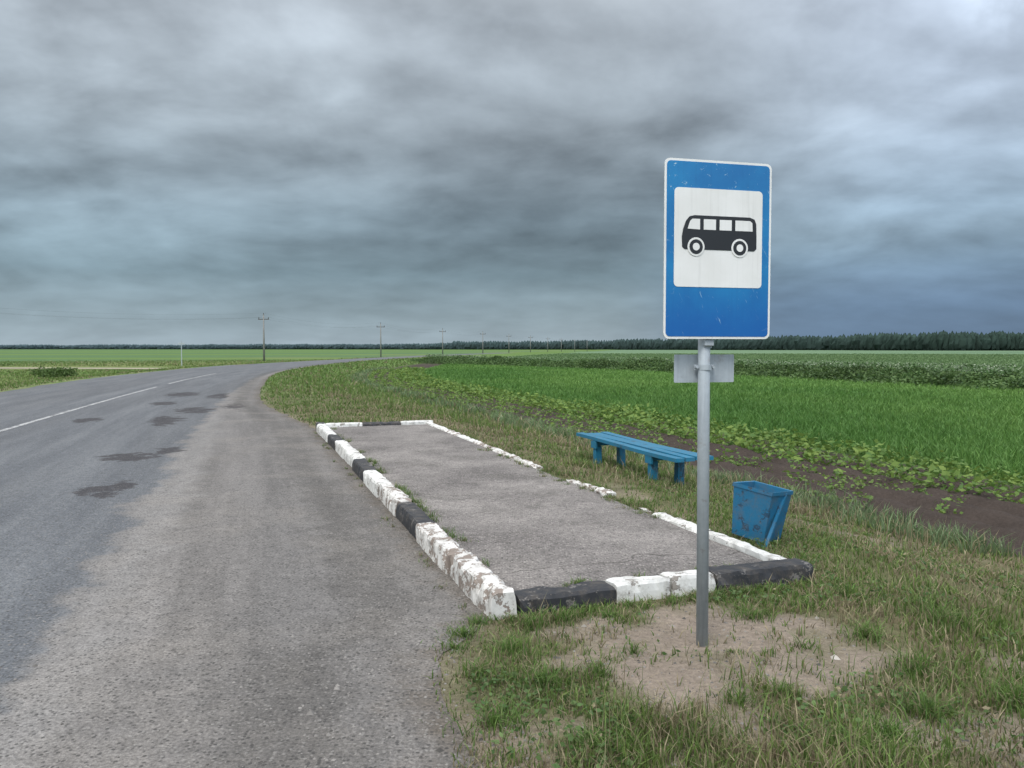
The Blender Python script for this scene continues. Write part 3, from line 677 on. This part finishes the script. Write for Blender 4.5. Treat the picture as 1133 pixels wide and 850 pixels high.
az0=math.atan((-420-566.5)/880); az1=math.atan((1500-566.5)/880)
for rowi in range(3):
    a=az0
    while a<az1:
        p=math.tan(a)*880+566.5; D0=np.interp(p,px,Dd)+rowi*14; Dn=D0*(1+.03*math.sin(a*23)+.015*math.sin(a*71))
        r_=Dn/math.cos(a)
        sway=.86+.26*float(fbm(np.array([a*40.]),np.array([0.]),1.,61)[0])
        hgt=(20 if p>500 else 16)*sway*rng.uniform(.92,1.05)
        hz=min(1,max(0,(Dn-400)/2200)); tint=np.array((.026,.044,.030))*(1-hz)+np.array((.06,.09,.10))*hz  # aerial haze painted into the foliage colour: bluer and paler with distance
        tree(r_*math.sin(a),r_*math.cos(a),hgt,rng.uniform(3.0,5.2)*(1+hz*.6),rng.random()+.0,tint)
        a+=rng.uniform(3.0,4.8)*(1+hz*.8)/r_
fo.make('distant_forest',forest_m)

# ---------------------------------------------------------------- gravel & stones
gv=Bag()
def stones(x,y,z,s,c):
    n=len(x); base=np.array([(1,0,0),(0,1,0),(-1,0,0),(0,-1,0),(0,0,1)],float)
    v=base[None]*s[:,None,None]*rng.uniform(.6,1.2,(n,5,1)); v[:,:,2]*=.7; an=rng.uniform(0,6.28,n); ca,sa=np.cos(an)[:,None],np.sin(an)[:,None]
    vx=v[:,:,0]*ca-v[:,:,1]*sa; vy=v[:,:,0]*sa+v[:,:,1]*ca; v=np.stack([vx+x[:,None],vy+y[:,None],v[:,:,2]+z[:,None]],-1)
    l=np.arange(n)[:,None]*5+np.array([0,1,4,1,2,4,2,3,4,3,0,4]); gv.add(v,l,np.full(4*n,3),np.repeat(c[:,None,:],5,1))
x,y,r=sample(44000,1.9,22,-45,45); e=gs(y)-x
k=((e>0)&(x>re(y)-.3)&(rng.random(len(x))<.12+.6*np.exp(-((e-.35)/.35)**2)))|((e<0)&(sand_mask(x,y)>.4)&(~in_platform(x,y,.1))&(rng.random(len(x))<.7))
x,y,r=x[k],y[k],r[k]; n=len(x); z=np.where(gs(y)-x>0,0.,height(x,y)); g_=rng.uniform(.07,.26,(n,1))*np.array((1,.93,.86))
stones(x,y,z,rng.gamma(3,.0014,n)+.002,g_)
stones(np.array([1.62,.9,1.75,.4]),np.array([3.93,4.4,4.5,4.35]),height(np.array([1.62,.9,1.75,.4]),np.array([3.93,4.4,4.5,4.35])),np.array([.035,.02,.018,.02]),np.array([(.4,.37,.33),(.25,.22,.2),(.3,.28,.25),(.26,.24,.21)]))
gm=NT('gravel_stone'); gm.out(gm.attr('Col','Color'),.9,.2)
gv.make('gravel',gm.t)

# ---------------------------------------------------------------- camera
cd=bpy.data.cameras.new('camera'); cd.sensor_width=36; cd.lens=27.96; cd.clip_end=20000; cd.clip_start=.05
co=bpy.data.objects.new('camera',cd); COL.objects.link(co); co.location=(0,0,1.55); co.rotation_euler=(math.radians(90-2.54),0,0); S.camera=co
